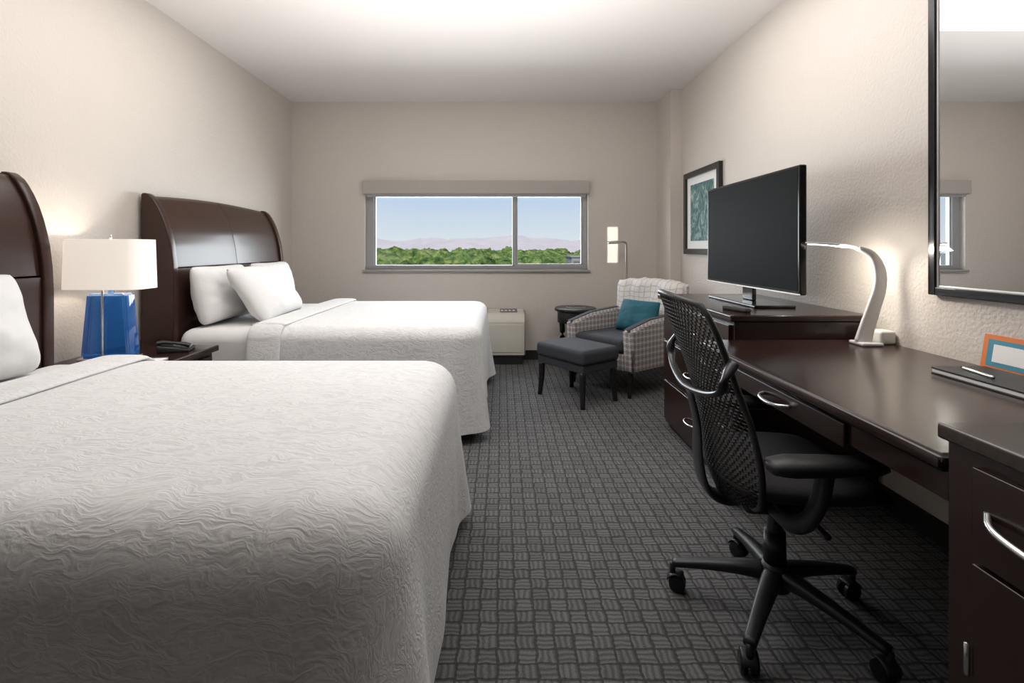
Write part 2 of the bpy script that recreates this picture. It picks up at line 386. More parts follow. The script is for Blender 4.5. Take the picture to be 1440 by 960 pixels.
# ---------------------------------------------------------------- beds
def xf(z):
    P = [(0, .185), (1.06, .182), (1.2, .165), (1.3, .143), (1.4, .108), (1.46, .076), (1.53, .028), (1.58, .0)]
    for (a, b), (c_, d) in zip(P, P[1:]):
        if z <= c_: return b + (d - b) * (z - a) / (c_ - a)
    return P[-1][1]
def make_bed(y0, y1, foldx, label, seed, hy0, hy1, Rn=.085, XF=2.02):
    ym = (hy0 + hy1) / 2; hw = (hy1 - hy0) / 2; X0 = XL + .02
    bed = thing('bed', label, 'bed', (X0, ym, 0))
    hb = bpy.data.objects.new('headboard', None); setup(hb, bed); hb['label'] = 'dark wood curved sleigh headboard'
    def ztop(y): return 1.505 + .03 * (1 - (y / hw) ** 2)
    def panel(nm, ya, yb, za, zb, off, th=.028, arch=False):
        bm = bmesh.new(); nz = 18; ny = 8; F = []; B = []
        for i in range(ny + 1):
            y = ya + (yb - ya) * i / ny; fr = []; bk = []
            z1_ = ztop(y) if arch else zb
            for j in range(nz + 1):
                z = za + (z1_ - za) * j / nz; x = xf(z) + off
                fr.append(bm.verts.new((x, y, z))); bk.append(bm.verts.new((max(x - th, .0), y, z)))
            F.append(fr); B.append(bk)
        for i in range(ny):
            for j in range(nz):
                bm.faces.new((F[i][j], F[i + 1][j], F[i + 1][j + 1], F[i][j + 1])); bm.faces.new((B[i][j], B[i][j + 1], B[i + 1][j + 1], B[i + 1][j]))
            bm.faces.new((F[i][0], B[i][0], B[i + 1][0], F[i + 1][0])); bm.faces.new((F[i][nz], F[i + 1][nz], B[i + 1][nz], B[i][nz]))
        for j in range(nz):
            bm.faces.new((F[0][j], F[0][j + 1], B[0][j + 1], B[0][j])); bm.faces.new((F[ny][j], B[ny][j], B[ny][j + 1], F[ny][j + 1]))
        bmesh.ops.recalc_face_normals(bm, faces=bm.faces)
        es = [e_ for e_ in bm.edges if len(e_.link_faces) == 2 and e_.calc_face_angle(0) > 1.0]
        bmesh.ops.bevel(bm, geom=es, offset=.002, segments=2, affect='EDGES')
        return finish(nm, bm, woodh, hb, True, True)
    pi_ = hw - .05
    panel('panel', -pi_, -.001, 1.066, 1.5, 0, arch=True); panel('panel', .001, pi_, 1.066, 1.5, 0, arch=True)
    panel('panel', -pi_, -.001, .30, 1.060, .006); panel('panel', .001, pi_, .30, 1.060, .006)
    for sg in (-1, 1):
        zs = [0, .5, 1.0, 1.1, 1.2, 1.26, 1.32, 1.38, 1.43, 1.47, 1.495]
        pr = [(xf(z) + .020, z) for z in zs] + [(.035, 1.525), (.0, 1.525), (0, 1.0), (0, 0)]
        a, b = (sg * hw, sg * (hw - .052))
        poly_extrude('post', pr, min(a, b), max(a, b), woodh, hb, .006)
    ya, yb = y0 - ym, y1 - ym
    box('base', (.24, ya + .09, 0), (1.90, yb - .06, .30), bedbase_m, bed, .01)
    box('mattress', (.21, ya + .05, .30), (XF - .05, yb - .03, .685), sheet_m, bed, .08, 5)
    fx = foldx - X0; R = .15
    xa, xb = fx, XF
    def perim():
        out = []
        n_ = 46
        for i in range(n_): out.append((Vector((xa + (xb - R - xa) * i / n_, ya, 0)), Vector((0, -1, 0)), 1))
        for i in range(12): th = -pi / 2 + pi / 2 * i / 12; d = Vector((math.cos(th), math.sin(th), 0)); out.append((Vector((xb - R, ya + R, 0)) + d * R, d, 1))
        for i in range(n_): out.append((Vector((xb, ya + R + (yb - ya - 2 * R) * i / n_, 0)), Vector((1, 0, 0)), 1))
        for i in range(12): th = pi / 2 * i / 12; d = Vector((math.cos(th), math.sin(th), 0)); out.append((Vector((xb - R, yb - R, 0)) + d * R, d, 1))
        for i in range(n_ + 1): out.append((Vector((xb - R - (xb - R - xa) * i / n_, yb, 0)), Vector((0, 1, 0)), 1))
        for i in range(1, 14): out.append((Vector((xa, yb - (yb - ya) * i / 14, 0)), Vector((-1, 0, 0)), 0))
        return out
    P = perim(); yc = (ya + yb) / 2; hy = (yb - ya) / 2; cen = Vector(((xa + xb) / 2, yc, 0)); bm = bmesh.new(); rings = []
    zt = .715; Rr = Rn
    def inset(p, d, fl_, amt):
        if fl_: return p - d * amt
        q = p.copy(); q.y = yc + (p.y - yc) * (hy - amt) / hy; return q
    for k in [.04, .15, .3, .45, .6, .72, .82, .9, .96]:
        ring = []
        for p, d, fl_ in P:
            q = cen + (inset(p, d, fl_, Rr) - cen) * k
            q.z = zt + .004 * noise.noise(q * 2.5 + Vector((seed, 0, 0))) * (1 - k ** 6) - .010 * k ** 4
            ring.append(bm.verts.new(q))
        rings.append(ring)
    for a in range(9):
        th = pi / 2 * a / 8; ring = []
        for p, d, fl_ in P:
            q = inset(p, d, fl_, Rr * (1 - math.sin(th)))
            if fl_: q.z = zt - .010 - Rr + Rr * math.cos(th)
            else: q.z = zt - .012 - .002 * a
            ring.append(bm.verts.new(q))
        rings.append(ring)
    nd = 14; zh = .075; arc = [0]
    for i in range(1, len(P)): arc.append(arc[-1] + (P[i][0] - P[i - 1][0]).length)
    for a in range(1, nd + 1):
        fr_ = a / nd; ring = []
        for i, (p, d, fl_) in enumerate(P):
            if fl_:
                s_ = arc[i]; q = p.copy()
                corner = math.exp(-((p - Vector((xb, ya, 0))).length / .25) ** 2) + math.exp(-((p - Vector((xb, yb, 0))).length / .25) ** 2)
                fold = noise.noise(Vector((s_ * 2.6 + seed, fr_ * .5, 0))) * .024 + math.sin(s_ * 13 + 3 * noise.noise(Vector((s_ * 2, 0, seed)))) * .006
                q += d * (fold * fr_ ** 1.6 + .004 * fr_ + corner * .060 * fr_ ** 1.3 * (1 + .5 * math.sin(s_ * 24)))
                ztop_ = zt - .010 - Rr; q.z = ztop_ + (zh + .010 * math.sin(s_ * 9) - ztop_) * fr_
            else: q = p.copy(); q.z = zt - .034 - .0005 * a
            ring.append(bm.verts.new(q))
        rings.append(ring)
    n_ = len(P); bm.faces.new(rings[0])
    for A, B in zip(rings, rings[1:]):
        for i in range(n_): bm.faces.new((A[i], A[(i + 1) % n_], B[(i + 1) % n_], B[i]))
    finish('bedspread', bm, spread_m, bed, True, label='white textured bedspread draped to the floor')
    zz = zt - .004; bp_ = []
    for z in (.12, .3, .5): bp_.append((ya - .026 + .012 * z, z))
    for a in range(0, 7):
        th = pi / 2 * (1 - a / 6); bp_.append((ya + Rr - (Rr + .006) * math.sin(th), zz - Rr + (Rr + .004) * math.cos(th)))
    bp_ += [(y, zz + .006) for y in (-.3, 0, .3)]
    for a in range(0, 7):
        th = pi / 2 * a / 6; bp_.append((yb - Rr + (Rr + .006) * math.sin(th), zz - Rr + (Rr + .004) * math.cos(th)))
    for z in (.5, .3, .12): bp_.append((yb + .026 - .012 * z, z))
    bm = bmesh.new(); pp = cr([(fx + .03, y, z) for y, z in bp_], 4); rings = []
    for i, p in enumerate(pp):
        tg = (pp[min(i + 1, len(pp) - 1)] - pp[max(i - 1, 0)]).normalized(); s_ = Vector((1, 0, 0)); nn = s_.cross(tg)
        rings.append([bm.verts.new(p + s_ * .105 * math.copysign(abs(math.cos(2 * pi * k / 18)) ** .6, math.cos(2 * pi * k / 18)) * (1 + .05 * noise.noise(Vector((p.y * 3, seed, 0)))) + nn * .013 * math.sin(2 * pi * k / 18)) for k in range(18)])
    for A, B in zip(rings, rings[1:]):
        for k in range(18): bm.faces.new((A[k], A[(k + 1) % 18], B[(k + 1) % 18], B[k]))
    bm.faces.new(rings[0]); bm.faces.new(rings[-1])
    finish('turned_down_edge', bm, spread_m, bed, True, label='folded back edge of the white bedspread')
    return bed
make_bed(.86, 2.25, -1.66, 'bed with dark curved headboard beside the desk aisle, white spread', 1.3, .72, 2.24, .13)
make_bed(3.00, 4.60, -1.46, 'bed with dark curved headboard near the window, white spread', 5.7, 3.05, 4.60, .085, 2.085)
def bedpillow(x, y, z, tilt, w_, h_, seed, yaw=0, th=.19, lab='plump white pillow leaning against the headboard', grp='bed pillows'):
    m3 = Matrix.Rotation(yaw, 3, 'Z') @ Matrix.Rotation(-tilt, 3, 'Y') @ Matrix(((0, 0, 1), (1, 0, 0), (0, 1, 0)))
    return pillow('pillow', w_, h_, th, pillow_m, (x, y, z), m3.to_euler(), seed, label=lab, cat='pillow', group=grp)
bedpillow(-1.905, 3.42, .885, .22, .64, .39, 1)
bedpillow(-1.905, 4.16, .885, .22, .64, .39, 2)
bedpillow(-1.665, 3.54, .878, .62, .72, .44, 3, .06, lab='plump white pillow propped on the pillow behind it')
bedpillow(-1.915, 1.70, .890, .26, .62, .42, 5)
bedpillow(-1.915, 1.10, .890, .20, .52, .42, 6)

# ---------------------------------------------------------------- nightstand
ns = thing('nightstand', 'dark wood nightstand between the two beds', 'nightstand', (-1.93, 2.65, 0))
box('body', (-.26, -.26, .05), (.24, .26, .585), wood, ns, .004)
box('top', (-.28, -.28, .585), (.27, .28, .62), wood, ns, .006)
d = box('drawer', (.24, -.235, .40), (.256, .235, .565), wood, ns, .004)
sweep('handle', [(.006, -.07, 0), (.03, -.04, 0), (.035, 0, 0), (.03, .04, 0), (.006, .07, 0)], .005, chrome, d)
d2 = box('drawer', (.24, -.235, .10), (.256, .235, .385), wood, ns, .004)
sweep('handle', [(.006, -.07, 0), (.03, -.04, 0), (.035, 0, 0), (.03, .04, 0), (.006, .07, 0)], .005, chrome, d2)
for sx in (-.22, .20):
    for sy in (-.22, .22): box('leg', (sx - .025, sy - .025, 0), (sx + .025, sy + .025, .05), wood, ns, .003)
tl = thing('table_lamp', 'table lamp with blue glass body and cream shade on nightstand', 'lamp', (-1.985, 2.53, .62))
box('lamp_base', (-.12, -.065, 0), (.12, .065, .018), chrome, tl, .004)
bm = bmesh.new(); hs = [(.018, .125, .045), (.34, .098, .04)]
vv = []
for z, a, b in hs: vv.append([bm.verts.new((sx * a, sy * b, z)) for sx, sy in ((-1, -1), (1, -1), (1, 1), (-1, 1))])
bm.faces.new(vv[0]); bm.faces.new(vv[1])
for i in range(4): bm.faces.new((vv[0][i], vv[0][(i + 1) % 4], vv[1][(i + 1) % 4], vv[1][i]))
bmesh.ops.bevel(bm, geom=list(bm.edges), offset=.012, segments=3, affect='EDGES')
finish('lamp_body', bm, blue_glass, tl, True, True, label='tapered blue glass slab')
cyl('lamp_rod', (0, -.052, .01), (0, -.052, .40), .006, .006, chrome, tl)
cyl('socket', (0, 0, .33), (0, 0, .44), .014, .014, chrome, tl)
cyl('finial', (0, 0, .60), (0, 0, .635), .006, .004, chrome, tl)
lathe('light_bulb', [(.0, -.01), (.014, 0), (.016, .02), (.03, .05), (.03, .07), (.018, .09), (0, .095)], M('bulb_glass', (.9, .88, .8), .4, emit=(1, .85, .6), es=1.5, var=(4, .01)), tl, at=(0, 0, .44))
bm = bmesh.new(); rings = []
def rrect(a, b, r_, n_=8):
    o_ = []
    for cxx, cyy, t0 in ((a - r_, b - r_, 0), (-a + r_, b - r_, pi / 2), (-a + r_, -b + r_, pi), (a - r_, -b + r_, 1.5 * pi)):
        for i in range(n_ + 1): th = t0 + pi / 2 * i / n_; o_.append((cxx + r_ * math.cos(th), cyy + r_ * math.sin(th)))
    return o_
for z, a, b in ((.362, .195, .095), (.365, .195, .095), (.608, .190, .09), (.611, .190, .09)):
    rings.append([bm.verts.new((x, y, z)) for x, y in rrect(a, b, .05)])
for A, B in zip(rings, rings[1:]):
    for i in range(len(A)): bm.faces.new((A[i], A[(i + 1) % len(A)], B[(i + 1) % len(A)], B[i]))
sh = finish('lamp_shade', bm, shade_m, tl, True, label='cream linen shade with rounded corners')
md = sh.modifiers.new('s', 'SOLIDIFY'); md.thickness = .004
sweep('shade_spider', [(-.185, 0, .60), (-.1, 0, .60), (0, 0, .602), (.1, 0, .60), (.185, 0, .60)], .003, chrome, tl)
ph = thing('telephone', 'black desk telephone on the nightstand', 'telephone', (-1.80, 2.76, .62), .3)
ph.scale = (.85, .85, .8)
poly_extrude('body', [(-.09, 0), (.09, 0), (.09, .018), (-.09, .05)], -.08, .08, black_plastic, ph, .005)
sweep('handset', [(-.09, -.055, .062), (-.06, -.055, .07), (0, -.055, .062), (.06, -.055, .052), (.09, -.055, .04)], [(.022, .016), (.022, .014), (.014, .010), (.022, .014), (.022, .016)], black_plastic, ph)
kp = multibox('keypad', [((-.02 + .026 * i, 0 + .022 * j, .0), (-.02 + .026 * i + .018, .022 * j + .016, .045 - .0045 * i)) for i in range(4) for j in range(3)], silver, ph, bev=.002)
kp['kind'] = 'stuff'
np_ = thing('notepad', 'small white notepad with pen on nightstand', 'notepad', (-1.74, 2.47, .62), .2)
box('pages', (-.05, -.07, 0), (.05, .07, .010), paper, np_, .001); box('cover', (-.052, .055, .0101), (.052, .072, .013), black_plastic, np_, .001)

# ---------------------------------------------------------------- air conditioner
ac = thing('air_conditioner', 'beige wall air conditioner unit under the window', 'air conditioner', (-.285, YB - .015, .03))
prof = [(-.25, .06), (-.25, .42), (-.19, .49), (0, .515), (0, .06)]
bm = bmesh.new()
A = [bm.verts.new((-.53, y, z)) for y, z in prof]; B = [bm.verts.new((.53, y, z)) for y, z in prof]
bm.faces.new(A); bm.faces.new(B[::-1])
for i in range(5): bm.faces.new((A[i], B[i], B[(i + 1) % 5], A[(i + 1) % 5]))
bmesh.ops.recalc_face_normals(bm, faces=bm.faces); bmesh.ops.bevel(bm, geom=list(bm.edges), offset=.014, segments=3, affect='EDGES')
acm = M('beige_plastic', (.56, .53, .465), .45, var=(5, .03))
finish('body', bm, acm, ac, True, True)
box('base', (-.5, -.22, -.03), (.5, -.01, .062), base_m, ac, .003)
gr = multibox('air_grille', [((-.46 + .022 * i, -.18, .48), (-.452 + .022 * i, -.02, .517)) for i in range(28)], dgrey, ac, bev=0)
gr['kind'] = 'stuff'
cp = box('control_panel', (-.09, -.07, -.006), (.09, .07, .006), dgrey, ac, .004); cp.location = (.36, -.10, .502); cp.rotation_euler = (math.atan(.13), 0, 0)
cb0 = multibox('control_buttons', [((-.08 + .04 * i, -.03, .0), (-.055 + .04 * i, .0, .010)) for i in range(4)], white_plastic, cp, bev=.001); cb0['kind'] = 'stuff'
box('front_panel', (-.50, -.256, .10), (.50, -.249, .38), acm, ac, .003)

# ---------------------------------------------------------------- side table
st_ = thing('side_table', 'small round black wood side table beside armchair', 'side table', (.74, 4.965, 0))
lathe('top', [(0, .56), (.195, .56), (.208, .568), (.208, .586), (.198, .595), (0, .595)], blackwood, st_)
lathe('shelf', [(0, .18), (.13, .18), (.14, .187), (.14, .20), (0, .205)], blackwood, st_)
for k in range(4):
    a = pi / 4 + .5 + k * pi / 2; sweep('leg', [(.15 * math.cos(a), .15 * math.sin(a), .56), (.13 * math.cos(a), .13 * math.sin(a), .3), (.16 * math.cos(a), .16 * math.sin(a), 0)], [.030, .026, .020], blackwood, st_, seg=10)
lathe('apron', [(.155, .45), (.18, .45), (.18, .56), (.155, .56)], blackwood, st_)
bk = thing('booklet', 'dark booklet lying on the side table', 'booklet', (.74, 4.95, .595), .4)
box('pages', (-.08, -.055, .001), (.08, .055, .009), paper, bk, .001); box('cover', (-.083, -.058, .009), (.083, .058, .012), black_plastic, bk, .001)

# ---------------------------------------------------------------- armchair (local +X = front)
AC = Vector((1.09, 4.37, 0))
chair = thing('armchair', 'plaid upholstered armchair with dark wooden legs in corner', 'armchair', AC, math.radians(216))
box('frame', (-.30, -.275, .20), (.34, .275, .34), plaid, chair, .02, 3)
box('seat', (-.22, -.268, .34), (.36, .268, .455), grey_fabric, chair, .04, 4, label='charcoal seat cushion')
for sg in (-1, 1):
    y0_, y1_ = sorted((sg * .265, sg * .375))
    poly_extrude('arm', [(-.34, .20), (.355, .20), (.37, .54), (.10, .60), (-.34, .63)], y0_, y1_, plaid, chair, .022)
    poly_extrude('arm_piping', [(.10, .609), (-.30, .632), (-.30, .626), (.10, .602), (.368, .542), (.375, .545)], y0_ + .03, y1_ - .03, grey_fabric, chair, .0)
def chair_back(mat, nm, ts, v0, v1, uw, lab, add=0, par=chair):
    bm = bmesh.new(); nu, nv = 28, 22
    for sgn in (1, -1):
        G = []
        for i in range(nu + 1):
            row = []
            for j in range(nv + 1):
                u_ = i / nu * 2 - 1; vb = v0
                if nm != 'backrest': vb = v0 + .05 * math.sin(u_ * 3 + 1)
                v_ = vb + (v1 - vb) * j / nv; vv_ = (j / nv)
                th = (ts) * max(0.0, 1 - abs(u_) ** 6) ** .4 * max(0.0, 1 - abs(2 * vv_ - 1) ** 7) ** .4
                top = .885 - .03 * u_ * u_ + add
                z = .34 + (top - .34) * v_
                x = -.285 - .13 * v_ + .05 * u_ * u_ * v_ + sgn * th
                if nm != 'backrest': x += sgn * .018 * max(-.3, noise.noise(Vector((u_ * 3.5, v_ * 4, 2)))) ; z += .018 * noise.noise(Vector((u_ * 5, 3, 1))) * v_
                row.append(bm.verts.new((x, u_ * uw * (.36 + .02 * v_), z)))
            G.append(row)
        for i in range(nu):
            for j in range(nv): bm.faces.new((G[i][j], G[i + 1][j], G[i + 1][j + 1], G[i][j + 1]))
    bmesh.ops.remove_doubles(bm, verts=bm.verts, dist=.001)
    return finish(nm, bm, mat, par, True, label=lab)
chair_back(plaid, 'backrest', .070, 0, 1, 1, None)
for sx in (-.29, .31):
    for sy in (-.31, .31): sweep('leg', [(sx, sy, .205), (sx, sy, .1), (sx + (.015 if sx > 0 else -.05), sy, 0)], [.028, .025, .018], blackwood, chair, seg=4, ref=(0, 1, 0))
th_ = chair_back(lattice, 'throw_blanket', .092, .35, 1, .99, 'light knitted lattice throw draped over armchair back', .022, None)
th_['category'] = 'blanket'
Rz = Matrix.Rotation(math.radians(216), 3, 'Z'); th_.location = AC + Rz @ th_.location; th_.rotation_euler = (0, 0, math.radians(216))
m3 = Rz @ Matrix.Rotation(-.40, 3, 'Y') @ Matrix(((0, 0, 1), (1, 0, 0), (0, 1, 0)))
lc = Rz @ Vector((-.08, .065, 0))
pillow('throw_pillow', .42, .30, .12, teal, (AC.x + lc.x, AC.y + lc.y, .59), m3.to_euler(), 9, label='teal rectangular throw pillow on the armchair', cat='cushion')

# ottoman
ot = thing('ottoman', 'charcoal upholstered ottoman with dark wooden legs', 'ottoman', (.60, 3.96, 0), math.radians(216))
box('seat', (-.205, -.27, .315), (.205, .27, .43), grey_fabric, ot, .035, 4, label='charcoal padded top')
box('frame', (-.19, -.255, .26), (.19, .255, .318), grey_fabric, ot, .008)
for sx in (-.165, .165):
    for sy in (-.23, .23): sweep('leg', [(sx, sy, .265), (sx * 1.02, sy * 1.01, .13), (sx * 1.08, sy * 1.05, 0)], [.034, .030, .023], blackwood, ot, seg=4, ref=(0, 1, 0))

fl_ = thing('floor_lamp', 'slim chrome floor lamp behind the armchair', 'lamp', (1.285, 5.12, 0))
metal_d = M('lamp_nickel', (.45, .44, .42), .3, .9, var=(20, .05))
lathe('base', [(0, 0), (.115, 0), (.118, .01), (.11, .02), (.015, .028), (0, .03)], metal_d, fl_)
cyl('pole', (0, 0, .02), (0, 0, 1.19), .011, .011, metal_d, fl_)
sweep('arm', [(0, 0, 1.18), (-.005, -.005, 1.235), (-.04, -.02, 1.25), (-.10, -.03, 1.245)], .010, metal_d, fl_)
sweep('lamp_head', [(-.07, -.025, 1.245), (-.12, -.035, 1.245), (-.20, -.05, 1.235)], [(.03, .014), (.04, .017), (.035, .012)], metal_d, fl_)

# ---------------------------------------------------------------- picture
pf = thing('framed_picture', 'black framed abstract teal print with white mat', 'picture', (XR, 4.335, 1.13))
def frame_obj(name, y0_, y1_, z0_, z1_, w_, x0_, x1_, mat, par):
    return multibox(name, [((x0_, y0_, z0_), (x1_, y0_ + w_, z1_)), ((x0_, y1_ - w_, z0_), (x1_, y1_, z1_)), ((x0_, y0_ + w_, z0_), (x1_, y1_ - w_, z0_ + w_)), ((x0_, y0_ + w_, z1_ - w_), (x1_, y1_ - w_, z1_))], mat, par, bev=.003)
frame_obj('frame', -.385, .385, 0, .75, .05, -.035, -.001, blackwood, pf)
box('mat', (-.014, -.35, .035), (-.004, .35, .715), paper, pf, 0, label='white mat board')
box('print', (-.017, -.25, .12), (-.0141, .25, .63), art_m, pf, 0, label='abstract teal green print')

mr = thing('wall_mirror', 'large rectangular mirror in dark frame above the desk', 'mirror', (XR, 1.30, 1.0))
frame_obj('frame', -.72, .72, 0, 1.45, .032, -.03, -.001, black_gloss, mr)
frame_obj('inner_lip', -.690, .690, .030, 1.42, .010, -.022, -.005, silver, mr)
box('mirror_glass', (-.018, -.69, .03), (-.008, .69, 1.42), mirror_m, mr, 0)

# ---------------------------------------------------------------- dresser
dr = thing('dresser', 'dark wood media dresser carrying the television', 'dresser', (1.42, 2.87, 0))
box('body', (-.32, -.52, .03), (.325, .47, .84), wood, dr, .004)
box('plinth', (-.30, -.50, 0), (.31, .45, .03), blackwood, dr, .002)
box('top', (-.345, -.535, .84), (.327, .56, .872), wood, dr, .007, 3)
for k, (z0_, z1_) in enumerate(((.59, .82), (.33, .575), (.06, .315))):
    d = box('drawer', (-.337, -.495, z0_), (-.32, .445, z1_), wood, dr, .004)
    sweep('handle', [(-.005, -.08, 0), (-.032, -.05, 0), (-.038, 0, -.003), (-.032, .05, 0), (-.005, .08, 0)], .005, chrome, d)

# desk
dk_ = thing('desk', 'long dark wood desk with pencil drawer against wall', 'desk', (1.34, 1.68, 0))
bm = bmesh.new()
ys0, ys1 = -.645, .650
pts = [(-.425, ys0), (-.425, ys1 - .02), (-.39, ys1 + .0), (.415, ys1), (.415, ys0)]
A = [bm.verts.new((x, y, .72)) for x, y in pts]; B = [bm.verts.new((x, y, .76)) for x, y in pts]
bm.faces.new(A); bm.faces.new(B[::-1])
for i in range(5): bm.faces.new((A[i], B[i], B[(i + 1) % 5], A[(i + 1) % 5]))
bmesh.ops.recalc_face_normals(bm, faces=bm.faces); bmesh.ops.bevel(bm, geom=list(bm.edges), offset=.009, segments=3, affect='EDGES')
finish('top', bm, wood, dk_, True, True)
box('apron', (-.40, ys0 + .01, .655), (-.38, ys1 - .03, .72), wood, dk_)
box('modesty_panel', (.39, ys0 + .01, .45), (.41, ys1 - .02, .72), wood, dk_)
box('side_panel', (-.30, ys1 - .035, 0), (.40, ys1 - .01, .72), wood, dk_, .003)
d = box('drawer', (-.412, -.33, .645), (-.399, .33, .712), wood, dk_, .004)
sweep('handle', [(-.005, -.08, .0), (-.035, -.055, -.004), (-.042, 0, -.008), (-.035, .055, -.004), (-.005, .08, 0)], .0065, chrome, d)

# near cabinet
nc = thing('cabinet', 'dark wood cabinet with stone top next to desk', 'cabinet', (1.33, .60, 0))
box('body', (-.42, -.40, .05), (.415, .415, .80), wood, nc, .004)
box('plinth', (-.38, -.38, 0), (.40, .39, .05), blackwood, nc, .003)
stone = M('dark_stone_top', (.040, .028, .022), .22, var=(40, .7), coat=.2)
box('top', (-.435, -.42, .80), (.42, .425, .832), stone, nc, .006, 3, label='dark brown speckled stone top')
d = box('drawer', (-.438, -.36, .60), (-.42, .345, .775), wood, nc, .003)
sweep('handle', [(-.005, .325, .012), (-.035, .285, .002), (-.042, .21, -.006), (-.042, .13, -.006), (-.035, .055, .002), (-.005, .015, .012)], .0065, chrome, d)
d = box('door', (-.438, -.36, .08), (-.42, .345, .592), wood, nc, .003)
cyl('hinge', (-.012, .358, .04), (-.012, .358, .10), .005, .005, chrome, d)

# ---------------------------------------------------------------- TV
tv = thing('television', 'black flat screen television on dresser, switched off', 'television', (1.46, 2.90, .872), .0)
o_ = -.028
box('housing', (o_ - .012, -.53, .09), (o_ + .025, .53, .715), black_gloss, tv, .008, 3)
box('screen', (o_ - .0135, -.515, .108), (o_ - .0115, .515, .703), screen_m, tv, 0, label='dark switched off screen')
box('chin_trim', (o_ - .015, -.53, .088), (o_ - .008, .53, .096), silver, tv, .002)
box('neck', (o_ - .0, -.06, .015), (o_ + .025, .06, .12), black_gloss, tv, .006)
box('stand', (o_ - .11, -.30, 0), (o_ + .11, .28, .015), black_gloss, tv, .006, 3)

# desk lamp
dl = thing('desk_lamp', 'white curved desk lamp with slim lit arm', 'lamp', (1.625, 2.20, .76))
box('base', (-.060, -.045, 0), (.035, .045, .016), silver, dl, .006)
sweep('stem', [(-.026, 0, .012), (-.014, 0, .06), (.017, .0, .155), (.046, .0, .25), (.050, .005, .33), (.018, .01, .398), (-.04, .02, .43)], [(.038, .012), (.034, .010), (.031, .009), (.029, .009), (.027, .009), (.018, .012), (.009, .018)], silver, dl, ref=(0, 1, 0), seg=16, sq=.6)
sweep('lamp_arm', [(-.030, .018, .428), (-.08, .05, .440), (-.14, .085, .448), (-.205, .125, .452)], [(.009, .018), (.007, .018), (.005, .018), (.004, .016)], silver, dl, ref=(0, 1, 0), seg=16, sq=.7)
sweep('led_strip', [(-.07, .042, .430), (-.13, .078, .4395), (-.198, .12, .4455)], [(.010, .002)] * 3, led, dl, ref=(0, 0, 1), seg=10, label='glowing light strip')
cb = thing('charging_cube', 'small white charging block beside the desk lamp', 'charger', (1.712, 2.24, .76), .1)
box('body', (-.038, -.038, 0), (.038, .038, .06), white_plastic, cb, .012, 3); box('socket', (-.02, -.0395, .015), (.02, -.037, .042), white_plastic, cb, .001)

nb = thing('leather_folder', 'dark leather compendium with white pages on desk', 'folder', (1.57, 1.53, .76), 0.0)
box('pages', (-.092, -.178, .004), (.085, .178, .016), paper, nb, .002)
box('cover', (-.095, -.18, .016), (.09, .18, .024), black_plastic, nb, .003); box('back_cover', (-.095, -.18, 0), (.09, .18, .004), black_plastic, nb, .002)
pen = thing('pen', 'silver ballpoint pen on the folder', 'pen', (1.53, 1.60, .7895), 1.4)
cyl('barrel', (-.065, 0, 0), (.06, 0, 0), .005, .005, chrome, pen, 12); cyl('tip', (.06, 0, 0), (.075, 0, 0), .005, .001, black_plastic, pen, 12)
cd = thing('information_card', 'orange and blue bordered card standing on the desk', 'card', (1.712, 1.63, .76), 0)
cd.rotation_euler = (0, .16, 0)
box('board', (-.002, -.15, 0), (.002, .15, .125), orange, cd, 0)
box('inner_border', (-.0032, -.132, .016), (-.0021, .132, .109), blueprint, cd, 0)
box('sheet', (-.0045, -.110, .032), (-.0033, .110, .093), paper, cd, 0)
rm = thing('remote_control', 'black remote control lying beside the television', 'remote control', (1.18, 2.50, .872), .3)
box('body', (-.02, -.08, 0), (.02, .08, .018), black_plastic, rm, .006)
rb = multibox('buttons', [((-.013 + .011 * i, -.06 + .018 * j, .017), (-.006 + .011 * i, -.05 + .018 * j, .0195)) for i in range(3) for j in range(6)], dgrey, rm, bev=0)
rb['kind'] = 'stuff'

# ---------------------------------------------------------------- office chair
oc = thing('office_chair', 'black mesh back swivel office chair on five casters', 'office chair', (.89, 1.62, 0), math.radians(-3))
hub = lathe('base', [(0, .09), (.045, .09), (.05, .10), (.045, .15), (.035, .17), (0, .17)], black_plastic, oc)
hz = hub.location.copy()
for k in range(5):
    a = math.radians(161 + 72 * k); ca, sa = math.cos(a), math.sin(a)
    P_ = lambda r_, z: (r_ * ca - hz.x, r_ * sa - hz.y, z - hz.z)
    sweep('leg', [P_(.03, .135), P_(.12, .128), P_(.22, .112), P_(.315, .092)], [(.030, .026), (.027, .020), (.022, .015), (.018, .012)], black_plastic, hub, seg=12, sq=.7)
    cs = cyl('caster', P_(.315, .092), P_(.315, .05), .010, .010, black_plastic, hub, 12)
    b = a + pi / 2 + .5 * math.sin(k * 2.1); cb_, sb_ = math.cos(b), math.sin(b)
    q = Vector((.315 * ca - .015 * sb_, .315 * sa + .015 * cb_, .029)) - hz - cs.location
    for sgn in (-1, 1):
        w0 = q + Vector((cb_, sb_, 0)) * .006 * sgn; w1 = q + Vector((cb_, sb_, 0)) * .024 * sgn
        cyl('wheel', w0, w1, .029, .026, black_gloss, cs, 24)
    hood = []
    for i in range(9):
        th = pi * i / 8 * .62 + .3; dirv = Vector((-sb_, cb_, 0))
        hood.append(q + dirv * (-.033 * math.cos(th)) + Vector((0, 0, .033 * math.sin(th))))
    sweep('hood', hood, [(.024, .003)] * 9, black_plastic, cs, n=1, ref=(0, 0, 1), seg=8)
cyl('gas_column', (0, 0, .16), (0, 0, .36), .026, .022, black_plastic, oc); cyl('column_sleeve', (0, 0, .17), (0, 0, .27), .034, .032, black_plastic, oc)
box('tilt_mechanism', (-.13, -.085, .355), (.10, .085, .425), black_plastic, oc, .025, 3)
sweep('lever', [(.02, -.08, .395), (.03, -.16, .39), (.035, -.23, .38)], [.006, .006, .009], black_plastic, oc)
